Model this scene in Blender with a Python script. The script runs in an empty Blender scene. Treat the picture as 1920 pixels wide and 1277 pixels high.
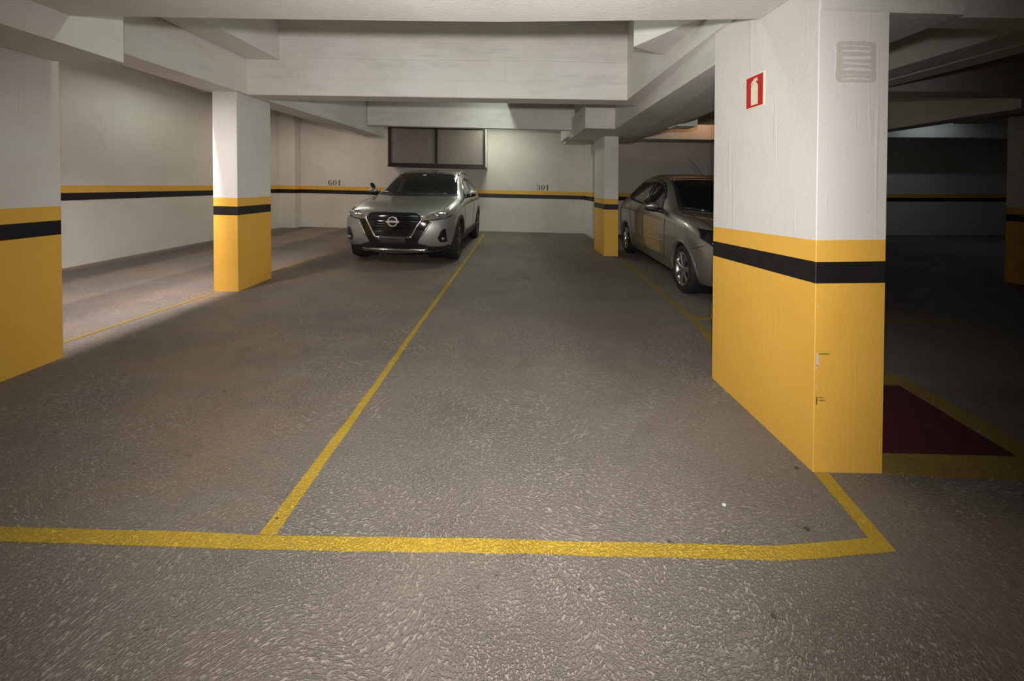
import bpy, bmesh, math, random
from mathutils import Vector, Matrix
from mathutils.bvhtree import BVHTree
random.seed(7)
scene = bpy.context.scene
COL = scene.collection

# ------------------------------------------------------------------ camera
S = 0.0213                      # the garage floor falls about 2 % to the right
def fl(x):                      # floor height at x
    return -S * max(-8.0, min(4.0, x))
CAM_H = 1.3
cam_d = bpy.data.cameras.new('camera')
cam = bpy.data.objects.new('camera', cam_d); COL.objects.link(cam)
PITCH, YAW, ROLL = 0.0142, -0.0105, 0.0018
right = Vector((math.cos(YAW), math.sin(YAW), 0)); fwd = Vector((-math.sin(YAW), math.cos(YAW), 0)); up = Vector((0, 0, 1))
f2 = fwd * math.cos(PITCH) - up * math.sin(PITCH); u2 = up * math.cos(PITCH) + fwd * math.sin(PITCH)
r2 = right * math.cos(ROLL) + u2 * math.sin(ROLL); u3 = u2 * math.cos(ROLL) - right * math.sin(ROLL)
cam.matrix_world = Matrix(((r2.x, u3.x, -f2.x, 0), (r2.y, u3.y, -f2.y, 0), (r2.z, u3.z, -f2.z, CAM_H), (0, 0, 0, 1)))
cam_d.sensor_width = 36.0; cam_d.lens = 690.0 / 1920 * 36
cam_d.shift_x = (960 - 956.1) / 1920; cam_d.shift_y = (356.2 - 638.5) / 1920
cam_d.clip_start = 0.02
scene.camera = cam

# ------------------------------------------------------------------ world, lights, exposure
w = bpy.data.worlds.new('world'); scene.world = w; w.use_nodes = True
w.node_tree.nodes['Background'].inputs[0].default_value = (0.9, 0.95, 1.0, 1)
w.node_tree.nodes['Background'].inputs[1].default_value = 0.0
scene.view_settings.view_transform = 'Standard'; scene.view_settings.look = 'None'
scene.view_settings.gamma = 1.0; scene.view_settings.use_curve_mapping = False
scene.view_settings.exposure = 0.0

def aim(o, target):
    d = Vector(target) - o.location
    o.rotation_euler = d.to_track_quat('-Z', 'Y').to_euler()
def tube_light(name, loc, length, power, col, axis='X', target=None, width=0.07, spread=180):
    l = bpy.data.lights.new(name, 'AREA'); l.shape = 'RECTANGLE'; l.size = length; l.size_y = width
    l.energy = power; l.color = col; l.spread = math.radians(spread)
    o = bpy.data.objects.new(name, l); COL.objects.link(o); o.location = loc
    if target is not None:
        d = (Vector(target) - Vector(loc)).normalized()
        ax = Vector((1, 0, 0)) if axis == 'X' else Vector((0, 1, 0))
        ax = (ax - d * ax.dot(d)).normalized(); z = -d; y = z.cross(ax)
        o.matrix_world = Matrix(((ax.x, y.x, z.x, loc[0]), (ax.y, y.y, z.y, loc[1]), (ax.z, y.z, z.z, loc[2]), (0, 0, 0, 1)))
    elif axis == 'Y':
        o.rotation_euler = (0, 0, math.pi / 2)
    return o
# the photographer's flash, on top of the camera
fl_d = bpy.data.lights.new('camera_flash', 'SPOT'); fl_d.energy = 400; fl_d.color = (1.0, 0.965, 0.935)
fl_d.spot_size = math.radians(120); fl_d.spot_blend = 0.85; fl_d.shadow_soft_size = 0.05
fo = bpy.data.objects.new('camera_flash', fl_d); COL.objects.link(fo); fo.location = (0.0, -0.02, 1.48); aim(fo, (-0.15, 4.0, 1.0)); fo.scale = (1.0, 1.35, 1.0)
GREEN = (0.88, 1.0, 0.88); WARM = (1.0, 0.84, 0.70); NEUT = (1.0, 0.95, 0.92)
tube_light('tube_behind', (-0.3, -1.6, 2.9), 2.4, 32, NEUT, 'X')
tube_light('tube_bay_near', (-0.6, 2.6, 3.1), 2.4, 11, GREEN, 'X')
tube_light('lamp_bay_mid', (-0.06, 6.2, 3.14), 0.12, 17, GREEN, 'Y')
tube_light('tube_bay_back', (-0.30, 9.1, 3.0), 0.6, 27, (0.92, 1.0, 0.84), 'X')
tube_light('tube_left_front', (-3.50, 3.5, 3.0), 1.4, 58, (1.0, 0.91, 0.94), 'Y', target=(-3.95, 3.6, 0.0), spread=110)
tube_light('tube_left_aisle', (-3.80, 2.75, 2.42), 0.3, 7.5, (1.0, 0.93, 0.90), 'X', target=(-3.3, 4.25, 0.9), spread=80)
tube_light('tube_left_mid', (-5.3, 6.2, 2.95), 1.2, 8, GREEN, 'Y')
tube_light('tube_left_back', (-4.6, 8.6, 3.0), 1.6, 24, WARM, 'X')
tube_light('tube_right_far', (10.5, 8.6, 3.1), 1.2, 4, (0.8, 0.95, 1.0), 'X')
pb = bpy.data.lights.new('bulb_right', 'SPOT'); pb.energy = 9; pb.color = (1.0, 0.50, 0.22); pb.shadow_soft_size = 0.04
pb.spot_size = math.radians(120); pb.spot_blend = 0.6
po = bpy.data.objects.new('bulb_right', pb); COL.objects.link(po); po.location = (4.0, 6.95, 2.72); aim(po, (3.9, 7.5, 2.42))

# ------------------------------------------------------------------ materials
def new_mat(name):
    m = bpy.data.materials.new(name); m.use_nodes = True
    nt = m.node_tree
    return m, nt, nt.nodes['Principled BSDF']
def N(nt, t, **kw):
    n = nt.nodes.new(t)
    for k, v in kw.items():
        if k.startswith('i_'):
            key = k[2:]; key = int(key) if key.isdigit() else key
            n.inputs[key].default_value = v
        else: setattr(n, k, v)
    return n
def math_n(nt, op, a, b=None, c=None, clamp=False):
    n = nt.nodes.new('ShaderNodeMath'); n.operation = op; n.use_clamp = clamp
    for i, v in enumerate((a, b, c)):
        if v is None: continue
        if isinstance(v, (int, float)): n.inputs[i].default_value = v
        else: nt.links.new(v, n.inputs[i])
    return n.outputs[0]
def mixc(nt, fac, a, b, mode='MIX'):
    n = nt.nodes.new('ShaderNodeMix'); n.data_type = 'RGBA'; n.blend_type = mode
    for sock, v in ((n.inputs[0], fac), (n.inputs[6], a), (n.inputs[7], b)):
        if isinstance(v, (int, float)): sock.default_value = v
        elif isinstance(v, tuple): sock.default_value = v + (1,) if len(v) == 3 else v
        else: nt.links.new(v, sock)
    return n.outputs[2]
def mapr(nt, v, a, b, c=0.0, d=1.0, smooth=True):
    n = nt.nodes.new('ShaderNodeMapRange'); n.interpolation_type = 'SMOOTHSTEP' if smooth else 'LINEAR'
    nt.links.new(v, n.inputs[0]); n.inputs[1].default_value = a; n.inputs[2].default_value = b; n.inputs[3].default_value = c; n.inputs[4].default_value = d
    return n.outputs[0]
def noise(nt, vec, scale, detail=3, rough=0.5, dist=0.0):
    n = N(nt, 'ShaderNodeTexNoise', i_Scale=scale, i_Detail=detail, i_Roughness=rough, i_Distortion=dist)
    if vec is not None: nt.links.new(vec, n.inputs['Vector'])
    return n.outputs[0]
def vscale(nt, vec, s):
    n = nt.nodes.new('ShaderNodeVectorMath'); n.operation = 'MULTIPLY'; nt.links.new(vec, n.inputs[0]); n.inputs[1].default_value = s
    return n.outputs[0]
def paint_mat(name, col, col2, rough=0.55, bump=0.25, drip=0.0, board=0.0, spec=0.4, grime=0.0):
    """painted plaster or concrete: fine grain, large uneven patches, optional vertical drips or board marks"""
    m, nt, b = new_mat(name)
    g = N(nt, 'ShaderNodeNewGeometry').outputs['Position']
    big = noise(nt, g, 1.1, 5, 0.6)
    c = mixc(nt, mapr(nt, big, 0.35, 0.68), col, col2)
    fine = noise(nt, g, 55, 4, 0.6)
    h = fine
    if drip:
        d = noise(nt, vscale(nt, g, (26, 26, 1.1)), 1.0, 3, 0.5)
        d = mapr(nt, d, 0.60, 0.72)
        h = math_n(nt, 'ADD', h, math_n(nt, 'MULTIPLY', d, drip))
        mid = noise(nt, vscale(nt, g, (7, 7, 4)), 1.0, 4, 0.6)
        h = math_n(nt, 'ADD', h, math_n(nt, 'MULTIPLY', mid, 1.6 * drip))
    if board:
        d = noise(nt, vscale(nt, g, (1.2, 1.2, 30)), 1.0, 4, 0.6)
        h = math_n(nt, 'ADD', h, math_n(nt, 'MULTIPLY', d, board))
        stain = noise(nt, vscale(nt, g, (1.0, 1.0, 6)), 1.3, 5, 0.65)
        c = mixc(nt, math_n(nt, 'MULTIPLY', mapr(nt, stain, 0.48, 0.72), 0.5), c, tuple(x * 0.78 for x in col2))
    if grime:
        gz = noise(nt, g, 6, 5, 0.7)
        c = mixc(nt, math_n(nt, 'MULTIPLY', mapr(nt, gz, 0.55, 0.8), grime), c, tuple(x * 0.5 for x in col2))
    nt.links.new(c, b.inputs['Base Color'])
    bp = N(nt, 'ShaderNodeBump', i_Strength=bump, i_Distance=0.004); nt.links.new(h, bp.inputs['Height'])
    nt.links.new(bp.outputs[0], b.inputs['Normal'])
    b.inputs['Roughness'].default_value = rough; b.inputs['Specular IOR Level'].default_value = spec
    return m
M = {}
M['white_wall'] = paint_mat('white_wall', (0.70, 0.665, 0.61), (0.64, 0.60, 0.54), 0.6, 0.2)
M['white_pillar'] = paint_mat('white_pillar', (0.72, 0.695, 0.66), (0.68, 0.65, 0.61), 0.5, 0.32, drip=0.9)
M['white_beam'] = paint_mat('white_beam', (0.72, 0.70, 0.665), (0.64, 0.62, 0.57), 0.55, 0.5, board=1.4)
M['slab'] = paint_mat('slab', (0.66, 0.64, 0.60), (0.58, 0.56, 0.52), 0.6, 0.3)
M['yellow'] = paint_mat('yellow', (0.80, 0.455, 0.075), (0.74, 0.41, 0.06), 0.45, 0.3, drip=0.3)
M['black'] = paint_mat('black', (0.012, 0.011, 0.011), (0.02, 0.018, 0.018), 0.45, 0.3)
M['mortar'] = paint_mat('mortar', (0.56, 0.52, 0.465), (0.52, 0.48, 0.43), 0.7, 0.4)
M['digit'] = paint_mat('digit', (0.035, 0.028, 0.024), (0.05, 0.04, 0.035), 0.6, 0.1)
M['panel_white'] = paint_mat('panel_white', (0.72, 0.69, 0.64), (0.68, 0.65, 0.60), 0.4, 0.1)

def floor_mat(line=None):
    m, nt, b = new_mat('floor_concrete' if line is None else line[0])
    g = N(nt, 'ShaderNodeNewGeometry').outputs['Position']
    g2 = vscale(nt, g, (1, 1, 0))
    wn = N(nt, 'ShaderNodeTexNoise', i_Scale=1.1, i_Detail=1.0); nt.links.new(g2, wn.inputs['Vector'])
    sub = N(nt, 'ShaderNodeVectorMath', operation='SUBTRACT'); nt.links.new(wn.outputs[1], sub.inputs[0]); sub.inputs[1].default_value = (0.5, 0.5, 0.5)
    ws = vscale(nt, sub.outputs[0], (0.5, 0.5, 0))
    add = N(nt, 'ShaderNodeVectorMath', operation='ADD'); nt.links.new(g2, add.inputs[0]); nt.links.new(ws, add.inputs[1])
    wv = add.outputs[0]
    def swirl(scale, off, fr, ft):
        sh = N(nt, 'ShaderNodeVectorMath', operation='ADD'); nt.links.new(wv, sh.inputs[0]); sh.inputs[1].default_value = off
        vo = N(nt, 'ShaderNodeTexVoronoi', voronoi_dimensions='2D', i_Scale=scale); nt.links.new(sh.outputs[0], vo.inputs['Vector'])
        rel = N(nt, 'ShaderNodeVectorMath', operation='SUBTRACT'); nt.links.new(sh.outputs[0], rel.inputs[0]); nt.links.new(vo.outputs['Position'], rel.inputs[1])
        ofs = N(nt, 'ShaderNodeVectorMath', operation='ADD'); nt.links.new(rel.outputs[0], ofs.inputs[0])
        # push the swirl centre off the cell centre so the arcs are open fans
        cs = N(nt, 'ShaderNodeVectorMath', operation='SUBTRACT'); nt.links.new(vo.outputs['Color'], cs.inputs[0]); cs.inputs[1].default_value = (0.5, 0.5, 0.5)
        c2 = vscale(nt, cs.outputs[0], (1.0, 1.0, 0)); nt.links.new(c2, ofs.inputs[1])
        sep = N(nt, 'ShaderNodeSeparateXYZ'); nt.links.new(ofs.outputs[0], sep.inputs[0])
        ln = N(nt, 'ShaderNodeVectorMath', operation='LENGTH'); nt.links.new(ofs.outputs[0], ln.inputs[0])
        th = math_n(nt, 'ARCTAN2', sep.outputs[1], sep.outputs[0])
        jit = math_n(nt, 'MULTIPLY', noise(nt, g2, 22, 3), 0.022)
        comb = N(nt, 'ShaderNodeCombineXYZ')
        nt.links.new(math_n(nt, 'MULTIPLY', math_n(nt, 'ADD', ln.outputs['Value'], jit), fr), comb.inputs[0])
        nt.links.new(math_n(nt, 'MULTIPLY', th, ft), comb.inputs[1])
        sc = N(nt, 'ShaderNodeSeparateColor'); nt.links.new(vo.outputs['Color'], sc.inputs[0])
        nt.links.new(math_n(nt, 'MULTIPLY', sc.outputs[0], 40), comb.inputs[2])
        nz = noise(nt, comb.outputs[0], 1.0, 3, 0.6, 0.25)
        core = mapr(nt, ln.outputs['Value'], 0.04, 0.16)          # plain grain where a fan would close on itself
        mxx = N(nt, 'ShaderNodeMix'); mxx.data_type = 'FLOAT'
        nt.links.new(core, mxx.inputs[0]); nt.links.new(noise(nt, g2, 95, 3, 0.6), mxx.inputs[2]); nt.links.new(nz, mxx.inputs[3])
        return mxx.outputs[0]
    s1 = swirl(1.9, (0.3, 0.1, 0), 175, 16)
    s2 = swirl(1.2, (3.7, 1.9, 0), 155, 20)
    pick = mapr(nt, noise(nt, g2, 1.7, 3), 0.44, 0.56)
    mx = N(nt, 'ShaderNodeMix'); mx.data_type = 'FLOAT'
    nt.links.new(pick, mx.inputs[0]); nt.links.new(s1, mx.inputs[2]); nt.links.new(s2, mx.inputs[3])
    sw = mx.outputs[0]
    fine = noise(nt, g2, 110, 4, 0.65)
    st = math_n(nt, 'ADD', math_n(nt, 'MULTIPLY', sw, 0.66), math_n(nt, 'MULTIPLY', fine, 0.34))
    ridge = mapr(nt, st, 0.445, 0.59)
    amp = mapr(nt, noise(nt, g2, 0.9, 4, 0.6), 0.34, 0.62, 0.3, 1.0)
    ra = math_n(nt, 'MULTIPLY', ridge, amp)
    big = noise(nt, g2, 0.55, 5, 0.6)
    base = mixc(nt, mapr(nt, big, 0.35, 0.65), (0.158, 0.134, 0.111), (0.200, 0.172, 0.146))
    rust = noise(nt, vscale(nt, g2, (1, 1.6, 1)), 0.8, 5, 0.62)
    sx = N(nt, 'ShaderNodeSeparateXYZ'); nt.links.new(g2, sx.inputs[0])
    lr = math_n(nt, 'MULTIPLY', mapr(nt, sx.outputs[0], -0.3, -1.6), mapr(nt, rust, 0.42, 0.62))
    base = mixc(nt, math_n(nt, 'MULTIPLY', lr, 0.85), base, (0.265, 0.17, 0.105))
    col = mixc(nt, ra, base, (0.345, 0.305, 0.263))
    pits = mapr(nt, noise(nt, g2, 26, 5, 0.7), 0.60, 0.74)
    col = mixc(nt, math_n(nt, 'MULTIPLY', pits, 0.55), col, (0.085, 0.07, 0.055))
    # dark strips along the left bay, fainter dark strips along the lanes
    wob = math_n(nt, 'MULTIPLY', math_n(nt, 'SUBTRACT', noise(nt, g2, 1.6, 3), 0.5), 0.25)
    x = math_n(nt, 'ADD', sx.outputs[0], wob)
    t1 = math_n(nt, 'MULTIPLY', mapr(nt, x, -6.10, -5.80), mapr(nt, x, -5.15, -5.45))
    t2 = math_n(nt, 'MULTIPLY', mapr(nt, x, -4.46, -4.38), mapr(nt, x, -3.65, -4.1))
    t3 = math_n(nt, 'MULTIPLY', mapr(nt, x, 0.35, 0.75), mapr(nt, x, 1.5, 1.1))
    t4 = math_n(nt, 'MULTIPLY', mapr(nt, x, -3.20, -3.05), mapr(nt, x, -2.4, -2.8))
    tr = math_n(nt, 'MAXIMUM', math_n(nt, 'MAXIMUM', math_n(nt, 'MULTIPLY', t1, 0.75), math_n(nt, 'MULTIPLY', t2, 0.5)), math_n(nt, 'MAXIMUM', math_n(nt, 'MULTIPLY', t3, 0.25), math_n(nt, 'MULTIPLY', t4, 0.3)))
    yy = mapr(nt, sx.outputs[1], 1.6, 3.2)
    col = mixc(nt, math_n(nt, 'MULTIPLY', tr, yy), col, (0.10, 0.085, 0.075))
    if line is not None:
        worn = mapr(nt, noise(nt, g2, 18, 6, 0.75), 0.56, 0.70)
        col = mixc(nt, math_n(nt, 'MULTIPLY', worn, line[3]), mixc(nt, math_n(nt, 'MULTIPLY', ra, 0.8), line[1], line[2]), col)
    nt.links.new(col, b.inputs['Base Color'])
    hh = math_n(nt, 'ADD', ra, math_n(nt, 'MULTIPLY', fine, 0.5))
    hh = math_n(nt, 'SUBTRACT', hh, math_n(nt, 'MULTIPLY', pits, 0.5))
    bp = N(nt, 'ShaderNodeBump', i_Strength=0.95, i_Distance=0.006); nt.links.new(hh, bp.inputs['Height'])
    nt.links.new(bp.outputs[0], b.inputs['Normal'])
    b.inputs['Roughness'].default_value = 0.62; b.inputs['Specular IOR Level'].default_value = 0.35
    return m
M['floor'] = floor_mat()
M['line_yellow'] = floor_mat(('line_yellow', (0.47, 0.305, 0.03), (0.66, 0.45, 0.06), 0.35))
M['line_worn_shaded'] = floor_mat(('line_worn_shaded', (0.30, 0.20, 0.035), (0.42, 0.29, 0.06), 0.6))  # worn yellow, base also darkened for the shade beside the near pillar
M['red_floor'] = floor_mat(('red_floor', (0.085, 0.011, 0.014), (0.13, 0.02, 0.024), 0.15))  # red darkened to stand in for the shade right of the near pillar

def simple(name, col, rough=0.5, metal=0.0, coat=0.0, spec=0.5, em=None, noise_amt=0.06):
    m, nt, b = new_mat(name)
    tc = N(nt, 'ShaderNodeTexCoord').outputs['Object']
    n = noise(nt, tc, 9, 3)
    c = mixc(nt, mapr(nt, n, 0.3, 0.7), tuple(x * (1 - noise_amt) for x in col), tuple(min(1, x * (1 + noise_amt)) for x in col))
    nt.links.new(c, b.inputs['Base Color'])
    b.inputs['Roughness'].default_value = rough; b.inputs['Metallic'].default_value = metal
    b.inputs['Coat Weight'].default_value = coat; b.inputs['Specular IOR Level'].default_value = spec
    b.inputs['Coat Roughness'].default_value = 0.06
    if em: b.inputs['Emission Color'].default_value = col + (1,); b.inputs['Emission Strength'].default_value = em
    return m
def car_paint(name, col):
    m, nt, b = new_mat(name)
    tc = N(nt, 'ShaderNodeTexCoord').outputs['Object']
    n = noise(nt, tc, 900, 1)
    c = mixc(nt, mapr(nt, n, 0.35, 0.65), tuple(x * 0.85 for x in col), tuple(x * 1.12 for x in col))
    d = noise(nt, tc, 3.0, 4)
    c = mixc(nt, math_n(nt, 'MULTIPLY', mapr(nt, d, 0.45, 0.7), 0.12), c, (0.25, 0.22, 0.19))
    nt.links.new(c, b.inputs['Base Color'])
    b.inputs['Metallic'].default_value = 0.75; b.inputs['Roughness'].default_value = 0.34
    b.inputs['Coat Weight'].default_value = 0.8; b.inputs['Coat Roughness'].default_value = 0.05
    return m
M['paint_k'] = car_paint('silver_paint', (0.42, 0.435, 0.425))
M['paint_l'] = car_paint('champagne_grey_paint', (0.36, 0.345, 0.31))
M['glass'] = simple('tinted_glass', (0.008, 0.011, 0.010), 0.05, 0.0, 0.4, 0.5)
M['plastic'] = simple('black_plastic', (0.014, 0.014, 0.014), 0.5)
M['gloss_black'] = simple('gloss_black', (0.006, 0.006, 0.007), 0.12, 0, 0.6)
M['chrome'] = simple('chrome', (0.72, 0.70, 0.68), 0.12, 1.0)
M['alloy'] = simple('alloy', (0.62, 0.61, 0.59), 0.25, 1.0)
M['dark_alloy'] = simple('dark_alloy', (0.10, 0.10, 0.10), 0.3, 0.8)
M['rubber'] = simple('rubber', (0.016, 0.015, 0.014), 0.75)
M['lens'] = simple('lamp_lens', (0.34, 0.33, 0.32), 0.10, 0.6, 1.0)
M['lens_bright'] = simple('lamp_reflector', (0.85, 0.83, 0.80), 0.12, 1.0, 0.5)
M['amber'] = simple('amber_lens', (0.30, 0.13, 0.03), 0.15, 0.1, 1.0)
M['tail_red'] = simple('tail_lens', (0.30, 0.02, 0.02), 0.15, 0.0, 1.0)
M['white_plastic'] = simple('white_plastic', (0.70, 0.72, 0.70), 0.4)
M['cream'] = simple('cream_vinyl', (0.80, 0.75, 0.55), 0.45)
M['red'] = simple('red_vinyl', (0.52, 0.012, 0.022), 0.4)
M['frame'] = simple('bronze_aluminium', (0.035, 0.028, 0.025), 0.4, 0.5)
M['pane'] = simple('frosted_pane', (0.22, 0.19, 0.165), 0.35)
M['badge'] = simple('badge_silver', (0.72, 0.68, 0.66), 0.38, 0.55)
M['seam'] = simple('seam', (0.01, 0.01, 0.01), 0.7)
M['plate'] = simple('plate', (0.035, 0.032, 0.03), 0.35)
M['bare'] = simple('bare_plaster', (0.55, 0.52, 0.47), 0.8)
M['scuff'] = simple('scuff', (0.12, 0.09, 0.04), 0.7)
M['spot'] = simple('oil_spot', (0.06, 0.05, 0.042), 0.5)

# ------------------------------------------------------------------ mesh helpers
def mk(name, verts, faces, mat, parent=None, smooth=False, world=True):
    me = bpy.data.meshes.new(name)
    off = parent.location if (parent is not None and world) else Vector((0, 0, 0))
    me.from_pydata([tuple(Vector(v) - off) for v in verts], [], faces)
    bm = bmesh.new(); bm.from_mesh(me); bmesh.ops.recalc_face_normals(bm, faces=bm.faces); bm.to_mesh(me); bm.free()
    me.materials.append(mat)
    if smooth: me.polygons.foreach_set('use_smooth', [True] * len(me.polygons))
    o = bpy.data.objects.new(name, me); COL.objects.link(o)
    if parent is not None: o.parent = parent
    return o
def empty(name, loc, label=None, cat=None, group=None, kind=None):
    o = bpy.data.objects.new(name, None); COL.objects.link(o); o.location = loc; o.empty_display_size = 0.1
    tag(o, label, cat, group, kind); return o
def tag(o, label=None, cat=None, group=None, kind=None):
    if label: o['label'] = label
    if cat: o['category'] = cat
    if group: o['group'] = group
    if kind: o['kind'] = kind
    return o
def prism_geo(bot, top):
    n = len(bot)
    v = list(bot) + list(top)
    f = [tuple(range(n - 1, -1, -1)), tuple(range(n, 2 * n))]
    for i in range(n): f.append((i, (i + 1) % n, n + (i + 1) % n, n + i))
    return v, f
def prism(name, poly, z0, z1, mat, parent=None):
    """poly: list of (x,y); z0/z1: height above the falling floor, number or one per corner"""
    n = len(poly)
    a = z0 if isinstance(z0, (list, tuple)) else [z0] * n
    b = z1 if isinstance(z1, (list, tuple)) else [z1] * n
    v, f = prism_geo([(x, y, z + fl(x)) for (x, y), z in zip(poly, a)], [(x, y, z + fl(x)) for (x, y), z in zip(poly, b)])
    return mk(name, v, f, mat, parent)
def rect(x0, x1, y0, y1): return [(x0, y0), (x1, y0), (x1, y1), (x0, y1)]
def geo_join(parts):
    V, F = [], []
    for v, f in parts:
        o = len(V); V += list(v); F += [tuple(i + o for i in q) for q in f]
    return V, F

# ------------------------------------------------------------------ setting: floor
TOP = 3.25
xs = [-6.4, -5, -4, -3, -2, -1, 0, 1, 2, 3, 4, 6, 9, 14]; ys = [-5, -2.5, 0, 1, 2, 3, 4, 5, 6.5, 8, 10.6]
v = [(x, y, fl(x)) for y in ys for x in xs]; nx = len(xs)
f = [(j * nx + i, j * nx + i + 1, (j + 1) * nx + i + 1, (j + 1) * nx + i) for j in range(len(ys) - 1) for i in range(nx - 1)]
o_floor = tag(mk('floor', v, f, M['floor']), kind='structure')
def floor_strip(name, left, rightp, mat, z=0.003):
    """a painted strip between two polylines of (x,y)"""
    n = len(left)
    vt = [(x, y, fl(x) + z) for x, y in left] + [(x, y, fl(x) + z) for x, y in rightp]
    vb = [(x, y, fl(x) + 0.0004) for x, y in left] + [(x, y, fl(x) + 0.0004) for x, y in rightp]
    V = vt + vb; F = []
    for i in range(n - 1):
        F.append((i, i + 1, n + i + 1, n + i))
        F.append((2 * n + i, 2 * n + i + 1, i + 1, i)); F.append((n + i, n + i + 1, 3 * n + i + 1, 3 * n + i))
    F.append((0, n, 3 * n, 2 * n)); F.append((n - 1, 2 * n - 1, 4 * n - 1, 3 * n - 1))
    return mk(name, V, F, mat, o_floor)
def jagged(pts, amp, step=0.12):
    out = []
    for (a, b) in zip(pts[:-1], pts[1:]):
        d = math.hypot(b[0] - a[0], b[1] - a[1]); k = max(1, int(d / step))
        for i in range(k):
            t = i / k; out.append((a[0] + (b[0] - a[0]) * t + random.uniform(-amp, amp), a[1] + (b[1] - a[1]) * t + random.uniform(-amp, amp)))
    out.append(pts[-1]); return out
def strip(name, L, R, mat, amp=0.0025, step=0.12, z=0.003):
    n = max(len(jagged(L, 0, step)), len(jagged(R, 0, step)))
    def res(P):
        ds = [0]
        for a, b in zip(P[:-1], P[1:]): ds.append(ds[-1] + math.hypot(b[0] - a[0], b[1] - a[1]))
        out = []
        for i in range(n):
            s = ds[-1] * i / (n - 1); k = 0
            while k < len(ds) - 2 and ds[k + 1] < s: k += 1
            t = (s - ds[k]) / max(1e-9, ds[k + 1] - ds[k])
            j = amp if 0 < i < n - 1 else 0
            out.append((P[k][0] + (P[k + 1][0] - P[k][0]) * t + random.uniform(-j, j), P[k][1] + (P[k + 1][1] - P[k][1]) * t + random.uniform(-j, j)))
        return out
    return floor_strip(name, res(L), res(R), mat, z)
strip('painted_line', [(-4.6, 1.40), (-1.852, 1.350), (-1.365, 1.346), (-0.87, 1.332), (0.024, 1.328), (0.975, 1.316)],
      [(-4.6, 1.345), (-1.782, 1.298), (-1.3, 1.292), (-0.836, 1.280), (0.023, 1.279), (0.955, 1.264)], M['line_yellow'])
strip('painted_line', [(0.977, 1.316), (1.20, 1.336), (1.369, 1.352)], [(0.957, 1.264), (1.2, 1.283), (1.417, 1.302)], M['line_yellow'])
strip('painted_line', [(1.369, 1.354), (1.425, 1.665)], [(1.419, 1.304), (1.494, 1.666)], M['line_yellow'])
strip('painted_line', [(-0.900, 1.336), (-0.846, 2.343), (-0.828, 3.0), (-0.685, 6.73), (-0.60, 9.45)],
      [(-0.838, 1.336), (-0.803, 2.345), (-0.788, 3.0), (-0.640, 6.73), (-0.545, 9.45)], M['line_yellow'])
strip('painted_line', [(1.58, 2.6), (1.742, 3.113), (1.83, 3.6), (2.07, 6.72)], [(1.68, 2.6), (1.820, 3.113), (1.90, 3.6), (2.135, 6.72)], M['line_worn_shaded'])
strip('painted_line', [(1.905, 3.625), (4.6, 3.66)], [(1.91, 3.70), (4.6, 3.73)], M['line_worn_shaded'])
strip('painted_line', [(-3.46, 2.65), (-3.44, 2.888), (-3.32, 4.16)], [(-3.42, 2.65), (-3.40, 2.888), (-3.275, 4.16)], M['line_worn_shaded'])
strip('painted_line', [(-3.33, 4.9), (-3.32, 5.24), (-3.09, 7.1), (-2.9, 9.4)], [(-3.285, 4.9), (-3.275, 5.24), (-3.045, 7.1), (-2.855, 9.4)], M['line_worn_shaded'])
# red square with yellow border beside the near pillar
strip('painted_border', [(1.755, 1.80), (2.70, 1.79)], [(1.755, 1.664), (2.70, 1.63)], M['line_worn_shaded'])
strip('painted_border', [(2.70, 1.635), (2.81, 2.58)], [(2.56, 1.80), (2.67, 2.44)], M['line_worn_shaded'])
strip('painted_border', [(1.85, 2.58), (2.80, 2.58)], [(1.85, 2.45), (2.665, 2.45)], M['line_worn_shaded'])
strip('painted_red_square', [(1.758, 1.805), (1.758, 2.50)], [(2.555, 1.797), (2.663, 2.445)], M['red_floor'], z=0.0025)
def blob(name, x, y, r, mat, parent, z=0.003, ay=1.0):
    n = 10; ring = []
    for i in range(n):
        a = 2 * math.pi * i / n; rr = r * random.uniform(0.7, 1.1)
        ring.append((x + rr * math.cos(a), y + rr * math.sin(a) * ay))
    V, F = prism_geo([(p[0], p[1], fl(p[0]) + 0.0004) for p in ring], [(p[0], p[1], fl(p[0]) + z) for p in ring])
    return mk(name, V, F, mat, parent)
for (x, y, r) in ((1.162, 1.387, 0.011), (0.274, 5.172, 0.07), (1.365, 1.695, 0.012), (0.819, 1.097, 0.009), (0.378, 1.085, 0.004), (0.238, 1.165, 0.005), (0.60, 1.33, 0.006), (-0.875, 1.40, 0.006)):
    blob('oil_spot', x, y, r, M['spot'], o_floor, 0.0035, 0.8)
tag(blob('paper_scrap', 0.9, 1.487, 0.008, M['white_plastic'], None, 0.006, 0.6), 'tiny white paper scrap on the concrete in front of the extinguisher sign pillar', 'litter')

# ------------------------------------------------------------------ setting: walls
WT, WM, WB = 1.147, 1.043, 0.938
def wall(name, line, thick, side, mats=None, z1=TOP, stripes=True):
    """line: polyline (x,y); thick goes to the side given as a unit (dx,dy); inner face on the line"""
    P = [(x, y) for x, y in line]; Q = [(x + side[0] * thick, y + side[1] * thick) for x, y in line]
    poly = P + Q[::-1]
    o = tag(prism(name, poly, -0.2, z1, M['white_wall']), kind='structure')
    if stripes:
        In = [(x - side[0] * 0.004, y - side[1] * 0.004) for x, y in line]
        prism('yellow_stripe', In + P[::-1], WM, WT, M['yellow'], o)
        prism('black_stripe', In + P[::-1], WB, WM, M['black'], o)
    return o
BW = [(-6.13, 10.30), (-2.0, 10.20), (2.155, 10.135), (4.0, 10.13), (14, 10.13)]
o_back = wall('wall_back', BW, 0.25, (0, 1))
o_left = wall('wall_left', [(-6.13, -5), (-6.13, 10.30)], 0.25, (-1, 0))
o_rightw = wall('wall_right', [(14, -5), (14, 10.13)], 0.25, (1, 0))
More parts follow.
